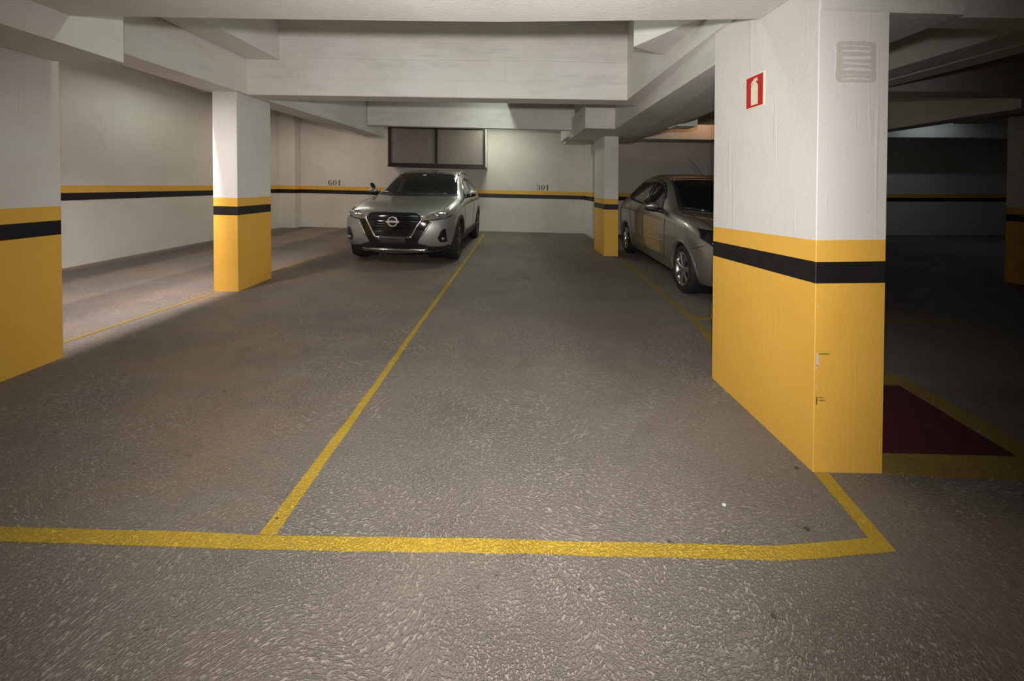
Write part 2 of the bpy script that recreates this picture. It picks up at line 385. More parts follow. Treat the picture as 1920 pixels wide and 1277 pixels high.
o_blocker = wall('wall_added_blocker', [(1.6, -5), (1.6, 0.45)], 0.2, (1, 0))  # added unseen wall, keeps the lamp behind the camera off the right side
o_front = wall('wall_front', [(-6.13, -5), (-3, -5), (4, -5), (14, -5)], 0.25, (0, -1))
def band_set(parent, poly_out, poly_in, T=WT, Mi=WM, B=WB):
    prism('yellow_stripe', poly_out + poly_in[::-1], Mi, T, M['yellow'], parent)
    prism('black_stripe', poly_out + poly_in[::-1], B, Mi, M['black'], parent)
# pilaster in the far left corner and the short return wall behind the far pillar
o_pil = tag(prism('trim_1', [(-6.129, 10.0), (-5.70, 10.0), (-5.70, 10.289), (-6.129, 10.299)], -0.2, TOP, M['white_wall']), kind='structure')
band_set(o_pil, [(-6.129, 9.996), (-5.696, 9.996), (-5.696, 10.289)], [(-6.129, 10.0), (-5.70, 10.0), (-5.70, 10.289)])
o_ret = tag(prism('wall_return', [(2.17, 9.20), (2.42, 9.20), (2.42, 10.129), (2.17, 10.129)], -0.2, 2.46, M['white_wall']), kind='structure')
band_set(o_ret, [(2.166, 10.129), (2.166, 9.196), (2.42, 9.196)], [(2.17, 10.129), (2.17, 9.20), (2.42, 9.20)], 1.15, 1.04, 0.93)
prism('panel', rect(2.152, 2.169, 9.24, 10.0), 0.05, 0.90, M['panel_white'], o_ret)
prism('conduit', rect(2.150, 2.169, 9.44, 9.47), 1.22, 2.44, M['panel_white'], o_ret)

# bay numbers, stencilled strokes
def stroke(pts, widths):
    """ribbon along pts (s,z) with widths"""
    L, R = [], []
    for i, (p, wd) in enumerate(zip(pts, widths)):
        a = pts[max(0, i - 1)]; b = pts[min(len(pts) - 1, i + 1)]
        dx, dz = b[0] - a[0], b[1] - a[1]; l = math.hypot(dx, dz) or 1
        nxn, nz = -dz / l, dx / l
        L.append((p[0] + nxn * wd / 2, p[1] + nz * wd / 2)); R.append((p[0] - nxn * wd / 2, p[1] - nz * wd / 2))
    return L, R
def arc(cx, cz, a, b, t0, t1, wmax, wmin=0.02, n=12):
    P, W = [], []
    for i in range(n + 1):
        t = math.radians(t0 + (t1 - t0) * i / n)
        P.append((cx + a * math.cos(t), cz + b * math.sin(t))); W.append(wmin + (wmax - wmin) * abs(math.cos(t)) ** 1.5)
    return P, W
DIG = {
 '0': [arc(0.3, 0.5, 0.24, 0.48, 82, 278, 0.17), arc(0.3, 0.5, 0.24, 0.48, 98 - 180, 82, 0.17)],
 '1': [([(0.30, 0.0), (0.30, 1.0)], [0.19, 0.19]), ([(0.16, 0.80), (0.26, 0.96)], [0.03, 0.12])],
 '6': [arc(0.3, 0.5, 0.24, 0.48, 85, 275, 0.17), arc(0.3, 0.29, 0.22, 0.27, -85, 85, 0.17), arc(0.3, 0.29, 0.18, 0.28, 95, 150, 0.04), ([(0.43, 0.86), (0.50, 0.80)], [0.16, 0.14]), ([(0.3, 0.985), (0.46, 0.88)], [0.03, 0.08])],
 '3': [arc(0.27, 0.755, 0.20, 0.225, -80, 95, 0.16), arc(0.27, 0.28, 0.25, 0.265, -95, 85, 0.17), ([(0.06, 0.84), (0.16, 0.80)], [0.12, 0.12]), ([(0.03, 0.20), (0.15, 0.17)], [0.14, 0.14]), ([(0.08, 0.90), (0.27, 0.98)], [0.06, 0.03]), ([(0.07, 0.10), (0.27, 0.02)], [0.08, 0.03])],
}
def wall_y(x):
    for (a, b) in zip(BW[:-1], BW[1:]):
        if a[0] <= x <= b[0]: return a[1] + (b[1] - a[1]) * (x - a[0]) / (b[0] - a[0])
    return 10.13
def number(txt, x0, z0, h, adv, slant=0.0):
    r = empty('bay_number', (x0, wall_y(x0), z0 + fl(x0))); r.parent = o_back; r.location = Vector((x0, wall_y(x0), z0 + fl(x0)))
    parts = []
    for k, ch in enumerate(txt):
        for P, W in DIG[ch]:
            L, R = stroke(P, W); n = len(L)
            pt = lambda q, dy: (x0 + k * adv + q[0] * h, wall_y(x0 + k * adv) - dy, z0 + q[1] * h + fl(x0) + slant * (k * adv + q[0] * h))
            V = [pt(q, 0.003) for q in L] + [pt(q, 0.003) for q in R]
            parts.append((V, [(i, i + 1, n + i + 1, n + i) for i in range(n - 1)]))
    bpy.data.objects.remove(r)
    V, F = geo_join(parts)
    o = mk('bay_number', V, F, M['digit'], o_back)
    return tag(o, 'stencilled dark number %s' % txt)
number('601', -4.93, 1.168, 0.155, 0.128, -0.028)
number('301', 0.845, 1.166, 0.155, 0.125, -0.02)

# high window box on the back wall
WY = 9.70
o_win = tag(empty('window_1', (-1.8, WY, 1.72 + fl(-1.8))), kind='structure')
wx0, wx1, wz0, wz1 = -3.10, -0.545, 1.735, 2.79
prism('box_casing', rect(wx0 + 0.02, wx1 - 0.005 + 0.03, WY + 0.05, 10.17), wz0 + 0.01, wz1, M['white_wall'], o_win)
for (a, b, c, d) in ((wx0, wx0 + 0.075, wz0, wz1), (wx1 - 0.06, wx1, wz0, wz1), (wx0 + 0.075, wx1 - 0.06, wz0, wz0 + 0.075), (wx0 + 0.075, wx1 - 0.06, wz1 - 0.06, wz1), (-1.875, -1.805, wz0 + 0.075, wz1 - 0.06)):
    prism('frame_bar', rect(a, b, WY, WY + 0.06), c, d, M['frame'], o_win)
prism('sill', rect(wx0 - 0.01, wx1 + 0.03, WY - 0.02, 10.165), wz0 - 0.03, wz0 + 0.008, M['frame'], o_win)
prism('pane', rect(wx0 + 0.075, -1.875, WY + 0.03, WY + 0.045), wz0 + 0.075, wz1 - 0.06, M['pane'], o_win)
prism('pane', rect(-1.805, wx1 - 0.06, WY + 0.03, WY + 0.045), wz0 + 0.075, wz1 - 0.06, M['pane'], o_win)

# ------------------------------------------------------------------ setting: ceiling and its beams
o_ceil = tag(prism('ceiling', [(-6.4, -5), (-3, -5), (4, -5), (14, -5), (14, 10.4), (4, 10.4), (-3, 10.4), (-6.4, 10.4)], TOP - 0.01, TOP + 0.2, M['slab']), kind='structure')
WBM = M['white_beam']
def beam(poly, z0, z1=TOP, mat=None): return prism('beam', poly, z0, z1, mat or WBM, o_ceil)
# cross beam nearest the camera
beam([(-3.2, 1.74), (1.43, 1.70), (1.43, 2.06), (-0.03, 2.19), (-1.1, 2.23), (-2.66, 2.27), (-3.2, 2.27)], 2.262)
beam(rect(2.08, 13.9, 1.72, 1.84), 2.135)
# second cross beam, with the edges of its shuttering boards
def board_beam(x0, x1, y0, y1, zl, zr, seams, ztop):
    prof = []           # front profile from the bottom up: (dy, dz)
    prof.append((0.006, 0.0)); prof.append((0.0, 0.012))
    for i, s in enumerate(seams):
        prof += [(0.0, s - 0.012), (0.004, s - 0.006), (0.004, s + 0.002), (-0.006 * (i + 1), s + 0.008)]
        prof[-1] = (0.003 * ((i % 2) * 2 - 1), s + 0.008)
    prof.append((prof[-1][0], ztop))
    V, F = [], []; nX = 24; n = len(prof) + 2
    for k in range(nX + 1):
        t = k / nX; x = x0 + (x1 - x0) * t; zb = zl + (zr - zl) * t; sg = 0.006 * math.sin(9 * t + 1)
        for q, (dy, dz) in enumerate(prof):
            jit = random.uniform(-0.003, 0.003) if 0 < k < nX and 1 < q < len(prof) - 1 else 0
            V.append((x, y0 + dy, zb + dz + fl(x) + jit + (sg if 1 < q < len(prof) - 1 else 0)))
        V.append((x, y1, zb + ztop + fl(x))); V.append((x, y1, zb + fl(x)))
    for k in range(nX):
        for j in range(n):
            a, b = k * n + j, k * n + (j + 1) % n
            F.append((a, b, b + n, a + n))
    F.append(tuple(range(n))); F.append(tuple(nX * n + j for j in range(n)))
    return mk('beam', V, F, WBM, o_ceil)
board_beam(-3.04, 1.46, 4.36, 4.62, 2.288, 2.336, [0.20, 0.45, 0.66], TOP - 2.336)
prism('board_joint', rect(-0.012, -0.008, 4.354, 4.362), 2.52, 2.755, M['mortar'], o_ceil)
# third cross beam
beam(rect(-2.72, 1.35, 7.25, 7.40), 2.405)
beam(rect(0.025, 0.085, 4.62, 7.25), 2.88)                 # added unseen rib, casts the shadow edge on the third cross beam
# beam over the left pillars
LB = [(-3.11, 2.55), (-3.03, 4.36), (-2.70, 7.6), (-2.72, 8.25), (-3.09, 8.25), (-3.08, 7.6), (-3.41, 4.36), (-3.45, 2.55)]
beam(LB, 2.289)
beam([(-3.08, 2.27), (-2.70, 2.27), (-2.657, 4.36), (-3.02, 4.36)], 2.70)   # upper ledge
beam([(-4.3, 1.0), (-2.645, 1.0), (-2.645, 2.585), (-4.3, 2.585)], 2.082)   # drop block over the nearest left pillar
beam(rect(-6.13, -3.45, 1.2, 1.55), 2.35)
beam(rect(-6.13, -3.4, 4.35, 4.62), 3.0)
beam(rect(-6.13, -3.1, 7.25, 7.40), 3.0)
# beam over the right pillars: an upper and a lower tier
beam([(1.395, 2.05), (2.0, 2.05), (2.0, 4.62), (1.437, 4.62)], [2.365, 2.365, 2.335, 2.335])
beam([(1.432, 1.669), (2.09, 1.669), (2.33, 3.9), (2.60, 5.6), (2.58, 7.72), (1.85, 7.72), (1.77, 5.95), (1.432, 2.52)],
     [2.125, 2.125, 2.19, 2.24, 2.25, 2.25, 2.25, 2.157])
beam([(1.085, 3.14), (1.43, 3.32), (1.43, 2.43)], 2.50)                    # gusset
beam(rect(1.29, 1.80, 6.0, 7.45), 2.252, 2.64)
beam(rect(1.235, 1.9, 7.45, 8.3), 2.30, 2.62)
beam(rect(1.45, 2.17, 8.3, 9.3), 2.36, 2.7)
beam(rect(2.45, 2.74, 5.25, 5.55), 2.20, 2.33)
# beams of the dark right-hand side
beam(rect(2.5, 6.2, 7.5, 7.75), 2.30, 2.60)
beam(rect(3.10, 3.33, 2.1, 3.65), 2.30); beam(rect(3.33, 3.46, 2.1, 3.65), 2.44); beam(rect(3.46, 3.66, 2.1, 3.65), 2.32)
beam(rect(2.4, 13.9, 3.66, 3.92), 2.30)
beam([(5.55, 3.92), (5.9, 3.92), (6.1, 7.5), (5.85, 7.5)], 2.22)
beam(rect(7.0, 13.9, 5.3, 5.7), 2.35)
beam(rect(6.1, 13.9, 9.2, 9.5), 2.60)

# ------------------------------------------------------------------ pillars
def chamfer(p, c=0.0025):
    (x0, y0), (x1, y1) = p[0], p[2]
    return [(x0 + c, y0), (x1 - c, y0), (x1, y0 + c), (x1, y1 - c), (x1 - c, y1), (x0 + c, y1), (x0, y1 - c), (x0, y0 + c)]
def pillar(name, x0, x1, y0, y1, ztop, label, T=1.077, Mi=0.978, B=0.878, adj=None):
    """adj: height correction per corner (front-left, front-right, back-right, back-left) of the painted bands"""
    r = empty(name, ((x0 + x1) / 2, (y0 + y1) / 2, fl((x0 + x1) / 2)), label, 'pillar', 'painted concrete pillars')
    P = chamfer(rect(x0, x1, y0, y1))
    adj = adj or (0, 0, 0, 0)
    a8 = [adj[0], adj[1], adj[1], adj[2], adj[2], adj[3], adj[3], adj[0]]
    lv = lambda z: [z + a for a in a8]
    prism('painted_base', P, -0.02, lv(B), M['yellow'], r)
    prism('black_band', P, lv(B), lv(Mi), M['black'], r)
    prism('yellow_band', P, lv(Mi), lv(T), M['yellow'], r)
    prism('shaft', P, lv(T), ztop, M['white_pillar'], r)
    return r
pA = pillar('pillar', -3.47, -3.141, 1.95, 2.63, 2.10, 'nearest left pillar, cut by the picture edge, with yellow base and black band')
pB = pillar('pillar', -3.357, -3.08, 4.25, 4.85, 2.30, 'slim pillar on the left with sunny yellow base, in front of the number 601')
pD = pillar('pillar', 1.847, 2.113, 6.90, 7.69, 2.26, 'slim far pillar with yellow base beside the parked grey sedan')
pC = pillar('pillar', 1.425, 1.75, 1.672, 2.512, 2.37, 'large near pillar on the right carrying the red fire extinguisher sign', adj=(0, 0.010, 0.0, -0.032))
pE = pillar('pillar', 7.20, 7.55, 4.55, 5.22, 2.36, 'dim pillar at the far right edge in the dark part of the garage')
# wear on the near pillar: mortar patch with streaks, chips and scuffs
def plate_y(name, pts, y, t, mat, parent):   # flat polygon on a face that looks towards -Y
    V, F = prism_geo([(x, y - t, z + fl(x)) for x, z in pts], [(x, y + 0.002, z + fl(x)) for x, z in pts])
    return mk(name, V, F, mat, parent)
pp = []
gx0, gx1, gz0, gz1 = 1.503, 1.689, 1.803, 1.990
cn = 0.014
raw = [(gx0 + cn, gz0), (gx1 - cn, gz0 + 0.004), (gx1, gz0 + cn), (gx1 - 0.002, (gz0 + gz1) / 2), (gx1, gz1 - cn), (gx1 - 0.006, gz1), ((gx0 + gx1) / 2, gz1 + 0.002), (gx0 + cn, gz1 - 0.002), (gx0, gz1 - cn), (gx0 + 0.003, (gz0 + gz1) / 2 - 0.01), (gx0 - 0.002, gz0 + 0.04), (gx0, gz0 + cn)]
def densify(poly, step, amp):
    out = []
    for a, b in zip(poly, poly[1:] + poly[:1]):
        d = math.hypot(b[0] - a[0], b[1] - a[1]); k = max(1, int(d / step))
        for i in range(k):
            t = i / k; out.append((a[0] + (b[0] - a[0]) * t + (random.uniform(-amp, amp) if i else 0), a[1] + (b[1] - a[1]) * t + (random.uniform(-amp, amp) if i else 0)))
    return out
patch = plate_y('mortar_patch', densify(raw, 0.012, 0.0012), 1.672, 0.002, M['mortar'], pC); tag(patch, 'beige mortar patch with white streaks')
for (zc, hh) in ((1.968, 0.005), (1.945, 0.010), (1.916, 0.014), (1.889, 0.010), (1.862, 0.013), (1.838, 0.003), (1.819, 0.007)):
    xa, xb = gx0 + 0.022 + random.uniform(-.003, .003), gx1 - 0.020 + random.uniform(-.003, .003); n = 14; top, bot = [], []
    for i in range(n + 1):
        t = i / n; hw = hh / 2 * min(1, 6 * t + 0.15, 6 * (1 - t) + 0.15) * random.uniform(0.75, 1.2)
        zz = zc + 0.002 * math.sin(5 * t + zc * 300)
        top.append((xa + (xb - xa) * t, zz + hw)); bot.append((xa + (xb - xa) * t, zz - hw))
    V = [(x, 1.6680, z + fl(x)) for x, z in top] + [(x, 1.6680, z + fl(x)) for x, z in bot] + [(x, 1.671, z + fl(x)) for x, z in top] + [(x, 1.671, z + fl(x)) for x, z in bot]
    m_ = n + 1; F = []
    for i in range(n):
        F += [(i, i + 1, m_ + i + 1, m_ + i), (i, 2 * m_ + i, 2 * m_ + i + 1, i + 1), (m_ + i, m_ + i + 1, 3 * m_ + i + 1, 3 * m_ + i)]
    st = mk('streak', V, F, M['white_pillar'], pC)
for (x, z, wx, wz, mt) in ((1.438, 0.525, 0.006, 0.032, 'bare'), (1.437, 0.49, 0.004, 0.012, 'bare'), (1.4395, 0.772, 0.005, 0.004, 'bare'), (1.436, 0.40, 0.002, 0.01, 'bare'), (1.4365, 0.335, 0.003, 0.022, 'scuff'), (1.470, 0.553, 0.032, 0.0022, 'scuff'), (1.462, 0.337, 0.018, 0.002, 'scuff'), (1.455, 0.350, 0.014, 0.0018, 'scuff')):
    pts = [(x - wx, z - wz * .5), (x - wx * .3, z - wz), (x + wx * .6, z - wz * .7), (x + wx, z + wz * .2), (x + wx * .4, z + wz), (x - wx * .7, z + wz * .8)]
    plate_y('chip' if mt == 'bare' else 'scuff_mark', pts, 1.672, 0.0012, M[mt], pC)

# fire extinguisher sign on the near pillar, facing the bay
SY0, SY1, SZ0, SZ1 = 2.178, 2.020, 1.772, 1.962       # far and near edge, bottom, top
o_sign = empty('fire_extinguisher_sign', (1.425, 2.1, 1.772 + fl(1.425)), 'red and cream fire extinguisher sign fixed to the white pillar', 'sign')
def plate_x(name, pts, x, t, mat, parent):   # pts in (s,z), s runs from the far edge to the near edge, 0..1
    P = [(SY0 + (SY1 - SY0) * s, SZ0 + (SZ1 - SZ0) * z) for s, z in pts]
    V, F = prism_geo([(x - t, y, z + fl(1.425)) for y, z in P], [(x, y, z + fl(1.425)) for y, z in P])
    return mk(name, V, F, mat, parent)
plate_x('backing', [(0, 0), (1, 0), (1, 1), (0, 1)], 1.4248, 0.0035, M['cream'], o_sign)
plate_x('red_field', [(0.05, 0.04), (0.93, 0.04), (0.93, 0.965), (0.05, 0.965)], 1.4213, 0.0008, M['red'], o_sign)
body = [(0.32, 0.10), (0.68, 0.10), (0.68, 0.66), (0.64, 0.72), (0.58, 0.75), (0.58, 0.80), (0.66, 0.79), (0.68, 0.83), (0.62, 0.85), (0.66, 0.88), (0.60, 0.90), (0.54, 0.87), (0.48, 0.90), (0.46, 0.86), (0.36, 0.82), (0.31, 0.74), (0.30, 0.70), (0.35, 0.72), (0.42, 0.77), (0.44, 0.74), (0.37, 0.71), (0.32, 0.66)]
plate_x('extinguisher_symbol', body, 1.4205, 0.0008, M['cream'], o_sign)

# ------------------------------------------------------------------ cars
def subdivide(verts, faces, levels):
    me = bpy.data.meshes.new('tmp'); me.from_pydata(verts, [], faces)
    o = bpy.data.objects.new('tmp', me); COL.objects.link(o)
    md = o.modifiers.new('s', 'SUBSURF'); md.levels = levels; md.render_levels = levels
    dg = bpy.context.evaluated_depsgraph_get(); dg.update()
    ev = o.evaluated_get(dg); m2 = ev.to_mesh()
    V = [v.co.copy() for v in m2.vertices]; F = [tuple(p.vertices) for p in m2.polygons]
    ev.to_mesh_clear(); bpy.data.objects.remove(o); bpy.data.meshes.remove(me)
    return V, F
class Car:
    def __init__(s, name, label, L, loc, yaw, paint):
        s.L = L; s.paint = paint
        s.root = empty(name, loc, label, 'car'); s.root.rotation_euler = (0, S, yaw)
    def P(s, u, y, z): return (y, u - s.L / 2, z)
    def part(s, name, V, F, mat, parent=None, smooth=True):
        return mk(name, V, F, mat, parent or s.root, smooth, world=False)
    def shell(s, cols, front, rear, wheels, R, zc):
        """cols: per station (rows bottom..edge as (u,y,z)), centre (u,z); front/rear: centre line rows"""
        K = 4; J = 6; n = len(cols); vid = {}; V = []
        def vert(key, p):
            if key not in vid: vid[key] = len(V); V.append(s.P(*p))
            return vid[key]
        def top(i, k, sg):
            rows, (uc, zcn) = cols[i]; ue, ye, ze = rows[-1]; t = k / K
            if k == 0: return vert(('t', i, 0), (uc, 0, zcn))
            if k == K: return vert(('s', i, J - 1, sg), (ue, ye * sg, ze))
            return vert(('t', i, k, sg), (uc + (ue - uc) * t ** 2.2, ye * t * sg, zcn + (ze - zcn) * t ** 2.6))
        def side(i, j, sg):
            u, y, z = cols[i][0][j]; return vert(('s', i, j, sg), (u, y * sg, z))
        def end(which, j, k, sg):
            i = 0 if which == 'f' else n - 1
            if k == K: return side(i, j, sg)
            if j == J - 1: return top(i, k, sg)
            uc, zz = (front if which == 'f' else rear)[j]; ue, ye, ze = cols[i][0][j]; t = k / K
            p = (uc + (ue - uc) * t ** 2.8, ye * t * sg, zz + (ze - zz) * t ** 2)
            return vert((which, j, 0) if k == 0 else (which, j, k, sg), p)
        F = []
        for sg in (1, -1):
            for i in range(n - 1):
                for k in range(K): F.append((top(i, k, sg), top(i, k + 1, sg), top(i + 1, k + 1, sg), top(i + 1, k, sg)))
                for j in range(J - 1): F.append((side(i, j, sg), side(i, j + 1, sg), side(i + 1, j + 1, sg), side(i + 1, j, sg)))
            for w_ in 'fr':
                for j in range(J - 1):
                    for k in range(K): F.append((end(w_, j, k, sg), end(w_, j, k + 1, sg), end(w_, j + 1, k + 1, sg), end(w_, j + 1, k, sg)))
        bm = bmesh.new()
        bv = [bm.verts.new(p) for p in V]
        for q in F: bm.faces.new([bv[i] for i in q])
        bmesh.ops.recalc_face_normals(bm, faces=bm.faces); bm.verts.index_update()
        V = [v.co.copy() for v in bm.verts]; F = [tuple(v.index for v in fc.verts) for fc in bm.faces]; bm.free()
        V, F = subdivide(V, F, 3)
        s.bvh = BVHTree.FromPolygons(V, F)
        # wheel arches: remove faces inside the circles and snap the rim
        keep = []
        def inside(p):
            for wu in wheels:
                if abs(p.x) > 0.55 and math.hypot(p.y + s.L / 2 - wu, p.z - zc) < R: return True
            return False
        ins = [inside(v) for v in V]
        for q in F:
            if sum(ins[i] for i in q) >= 2: continue
            keep.append(q)
        used = {i for q in keep for i in q}
        for i in used:
            v = V[i]
            for wu in wheels:
                du, dz = v.y + s.L / 2 - wu, v.z - zc; d = math.hypot(du, dz)
                if abs(v.x) > 0.55 and d < R + 0.012 and d > 0.05:
                    v.y = wu + du / d * R - s.L / 2; v.z = zc + dz / d * R
        mp = {}; V2 = []
        for i in sorted(used): mp[i] = len(V2); V2.append(V[i])
        s.body = s.part('body', V2, [tuple(mp[i] for i in q) for q in keep], s.paint)
        s.wheels = wheels; s.R = R; s.zc = zc
    # --- surface queries
    def hit_front(s, y, z):
        h = s.bvh.ray_cast(Vector((y, -s.L, z)), Vector((0, 1, 0)))
        return h[0].y + s.L / 2 if h[0] else 0.4
    def hit_rear(s, y, z):
        h = s.bvh.ray_cast(Vector((y, s.L, z)), Vector((0, -1, 0)))
        return h[0].y + s.L / 2 if h[0] else s.L - 0.3
    def hit_side(s, u, z, sg):
        h = s.bvh.ray_cast(Vector((sg * 3, u - s.L / 2, z)), Vector((-sg, 0, 0)))
        return abs(h[0].x) if h[0] else 0.6
    def hit_top(s, u, y):
        h = s.bvh.ray_cast(Vector((y, u - s.L / 2, 4)), Vector((0, 0, -1)))
        return h[0].z if h[0] else 1.0
    @staticmethod
    def resample(P, n):
        ds = [0]
        for a, b in zip(P[:-1], P[1:]): ds.append(ds[-1] + math.hypot(b[0] - a[0], b[1] - a[1]))
        out = []
        for i in range(n):
            t = ds[-1] * i / (n - 1); k = 0
            while k < len(ds) - 2 and ds[k + 1] < t: k += 1
            q = (t - ds[k]) / max(1e-9, ds[k + 1] - ds[k])
            out.append((P[k][0] + (P[k + 1][0] - P[k][0]) * q, P[k][1] + (P[k + 1][1] - P[k][1]) * q))
        return out
    def patch(s, name, A, B, mat, view, off=0.004, depth=0.02, n=16, m=8, sg=1, parent=None, keep=False):
        """a skin between polylines A and B laid on the body, seen from view: 'f' (y,z), 'r' (y,z), 's' (u,z), 't' (u,y)"""
        if not keep: A2, B2 = s.resample(A, n), s.resample(B, n)
        else: A2, B2 = A, B; n = len(A)
        out, inn = [], []
        for j in range(m):
            t = j / (m - 1)
            for a, b in zip(A2, B2):
                p, q = a[0] + (b[0] - a[0]) * t, a[1] + (b[1] - a[1]) * t
                if view == 'f':
                    u = s.hit_front(p, q); out.append(s.P(u - off, p, q)); inn.append(s.P(u + depth, p, q))
                elif view == 'r':
                    u = s.hit_rear(p, q); out.append(s.P(u + off, p, q)); inn.append(s.P(u - depth, p, q))
                elif view == 's':
                    y = s.hit_side(p, q, sg); out.append(s.P(p, sg * (y + off), q)); inn.append(s.P(p, sg * (y - depth), q))
                else:
                    z = s.hit_top(p, q); out.append(s.P(p, q, z + off)); inn.append(s.P(p, q, z - depth))
        V = out + inn; T = n * m; F = []
        for j in range(m - 1):
            for i in range(n - 1):
                a = j * n + i; F.append((a, a + 1, a + n + 1, a + n))
        ring = list(range(n)) + [j * n + n - 1 for j in range(1, m)] + [(m - 1) * n + i for i in range(n - 2, -1, -1)] + [j * n for j in range(m - 2, 0, -1)]
        for a, b in zip(ring, ring[1:] + ring[:1]): F.append((a, b, b + T, a + T))
        return s.part(name, V, F, mat, parent)
    def line(s, name, pts, wd, mat, view, sg=1, off=0.003, parent=None, n=None):
        P = s.resample(pts, n or max(8, int(len(pts) * 6)))
        L, R = stroke(P, [wd] * len(P))
        return s.patch(name, L, R, mat, view, off, 0.006, m=2, sg=sg, parent=parent, keep=True)
    def arch(s, sg, width, mat, name, off=0.012, a0=-25, a1=205):
        for wu in s.wheels:
            A, B = [], []
            for i in range(29):
                t = math.radians(a0 + (a1 - a0) * i / 28)
                A.append((wu + (s.R - 0.012) * math.cos(t), s.zc + (s.R - 0.012) * math.sin(t))); B.append((wu + (s.R + width) * math.cos(t), s.zc + (s.R + width) * math.sin(t)))
            s.patch(name, A, B, mat, 's', off, 0.05, m=4, sg=sg, keep=True)
            V, F = [], []                                # liner of the wheel well
            for i in range(25):
                t = math.radians(-40 + 260 * i / 24)
                for yy in (s.well_out - 0.02, 0.42): V.append(s.P(wu + s.R * math.cos(t), sg * yy, s.zc + s.R * math.sin(t)))
            for i in range(24): F.append((2 * i, 2 * i + 1, 2 * i + 3, 2 * i + 2))
            c = len(V); V.append(s.P(wu, sg * 0.42, s.zc))
            for i in range(24): F.append((2 * i + 1, 2 * i + 3, c))
            s.part('wheel_well', V, F, M['plastic'])
    def wheel(s, wu, sg, r, wdt, yout, rim_mat, spokes, rr, style):
        def lathe(prof, seg=40):
            V, F = [], []
            for i in range(seg):
                t = 2 * math.pi * i / seg
                for (rad, yy) in prof: V.append(s.P(wu + rad * math.cos(t), sg * yy, r + rad * math.sin(t)))
            n = len(prof)
            for i in range(seg):
                for j in range(n - 1):
                    a, b = i * n + j, ((i + 1) % seg) * n + j; F.append((a, a + 1, b + 1, b))
            return V, F
        yi = yout - wdt
        tyre = lathe([(rr - 0.01, yout - 0.03), (rr, yout - 0.008), (rr + 0.02, yout), ((rr + r) / 2, yout + 0.004), (r - 0.025, yout - 0.004), (r - 0.006, yout - 0.022), (r, yout - 0.05), (r, yi + 0.05), (r - 0.01, yi + 0.02), (rr, yi)])
        w_ = s.part('wheel', *tyre, M['rubber'])
        s.part('rim', *lathe([(rr + 0.008, yout - 0.012), (rr - 0.004, yout - 0.002), (rr - 0.016, yout - 0.010), (rr - 0.022, yout - 0.05), (rr - 0.03, yi + 0.03)]), rim_mat, w_)
        s.part('brake_disc', *lathe([(0.03, yout - 0.10), (0.13, yout - 0.10), (0.135, yout - 0.112), (rr - 0.03, yout - 0.12)]), M['dark_alloy'], w_)
        for k in range(spokes):
            t = 2 * math.pi * k / spokes + 0.3
            er = Vector((math.cos(t), math.sin(t))); et = Vector((-math.sin(t), math.cos(t)))
            w0, w1 = style; V = []
            for (rad, hw, yy) in ((0.04, w0, yout - 0.016), (rr * 0.55, (w0 + w1) / 2 * 0.9, yout - 0.012), (rr - 0.01, w1, yout - 0.010)):
                for (ss, dy) in ((-1, -0.006), (-0.5, 0.004), (0.5, 0.004), (1, -0.006), (1, -0.05), (-1, -0.05)):
                    p = er * rad + et * hw * ss; V.append(s.P(wu + p.x, sg * (yy + dy), r + p.y))
            F = []
            for j in range(2):
                for q in range(6): F.append((j * 6 + q, j * 6 + (q + 1) % 6, (j + 1) * 6 + (q + 1) % 6, (j + 1) * 6 + q))
            F.append((12, 13, 14, 15, 16, 17))
            s.part('spoke', V, F, rim_mat, w_, smooth=False)
        s.part('hub_cap', *lathe([(0.0, yout - 0.006), (0.032, yout - 0.008), (0.045, yout - 0.016), (0.048, yout - 0.04)], 20), rim_mat, w_)
    def mirror(s, u, z, y0, sg, lower_mat, upper_mat, ln=0.24, amber=False):
        def pod(ya, yb, za, zb, ua, ub, half=0):
            V, F = [], []; n, m = 14, 9
            for i in range(m):
                t = i / (m - 1); yy = ya + (yb - ya) * t
                sc = (0.62 + 0.38 * math.sin(math.pi * min(1, t * 1.15 + 0.08)) ** 0.6) if 0 < i < m - 1 else 0.55
                for k in range(n):
                    a = 2 * math.pi * k / n
                    cu, cz = math.cos(a), math.sin(a)
                    cu = math.copysign(abs(cu) ** 0.75, cu); cz = math.copysign(abs(cz) ** 0.75, cz)
                    if half == 1 and cz < 0: cz = -0.03
                    if half == -1 and cz > 0.05: cz = 0.05
                    V.append(s.P((ua + ub) / 2 + (ub - ua) / 2 * cu * sc, sg * yy, (za + zb) / 2 + (zb - za) / 2 * cz * sc))
            for i in range(m - 1):
                for k in range(n): F.append((i * n + k, i * n + (k + 1) % n, (i + 1) * n + (k + 1) % n, (i + 1) * n + k))
            F.append(tuple(range(n))); F.append(tuple((m - 1) * n + k for k in range(n)))
            return V, F
        h = s.part('mirror', *pod(y0 + 0.05, y0 + ln, z - 0.06, z + 0.075, u - 0.055, u + 0.075, -1), lower_mat)
        s.part('mirror_cap', *pod(y0 + 0.05, y0 + ln, z - 0.06, z + 0.08, u - 0.06, u + 0.07, 1), upper_mat, h)
        s.part('mirror_stalk', *pod(y0 - 0.04, y0 + 0.10, z - 0.075, z - 0.005, u - 0.02, u + 0.05), lower_mat, h)
        gv = [s.P(u + 0.076, sg * (y0 + a), z + b) for a, b in ((0.07, -0.045), (ln - 0.02, -0.04), (ln - 0.02, 0.055), (0.07, 0.06))]
        s.part('mirror_glass', gv, [(0, 1, 2, 3)], M['glass'], h)
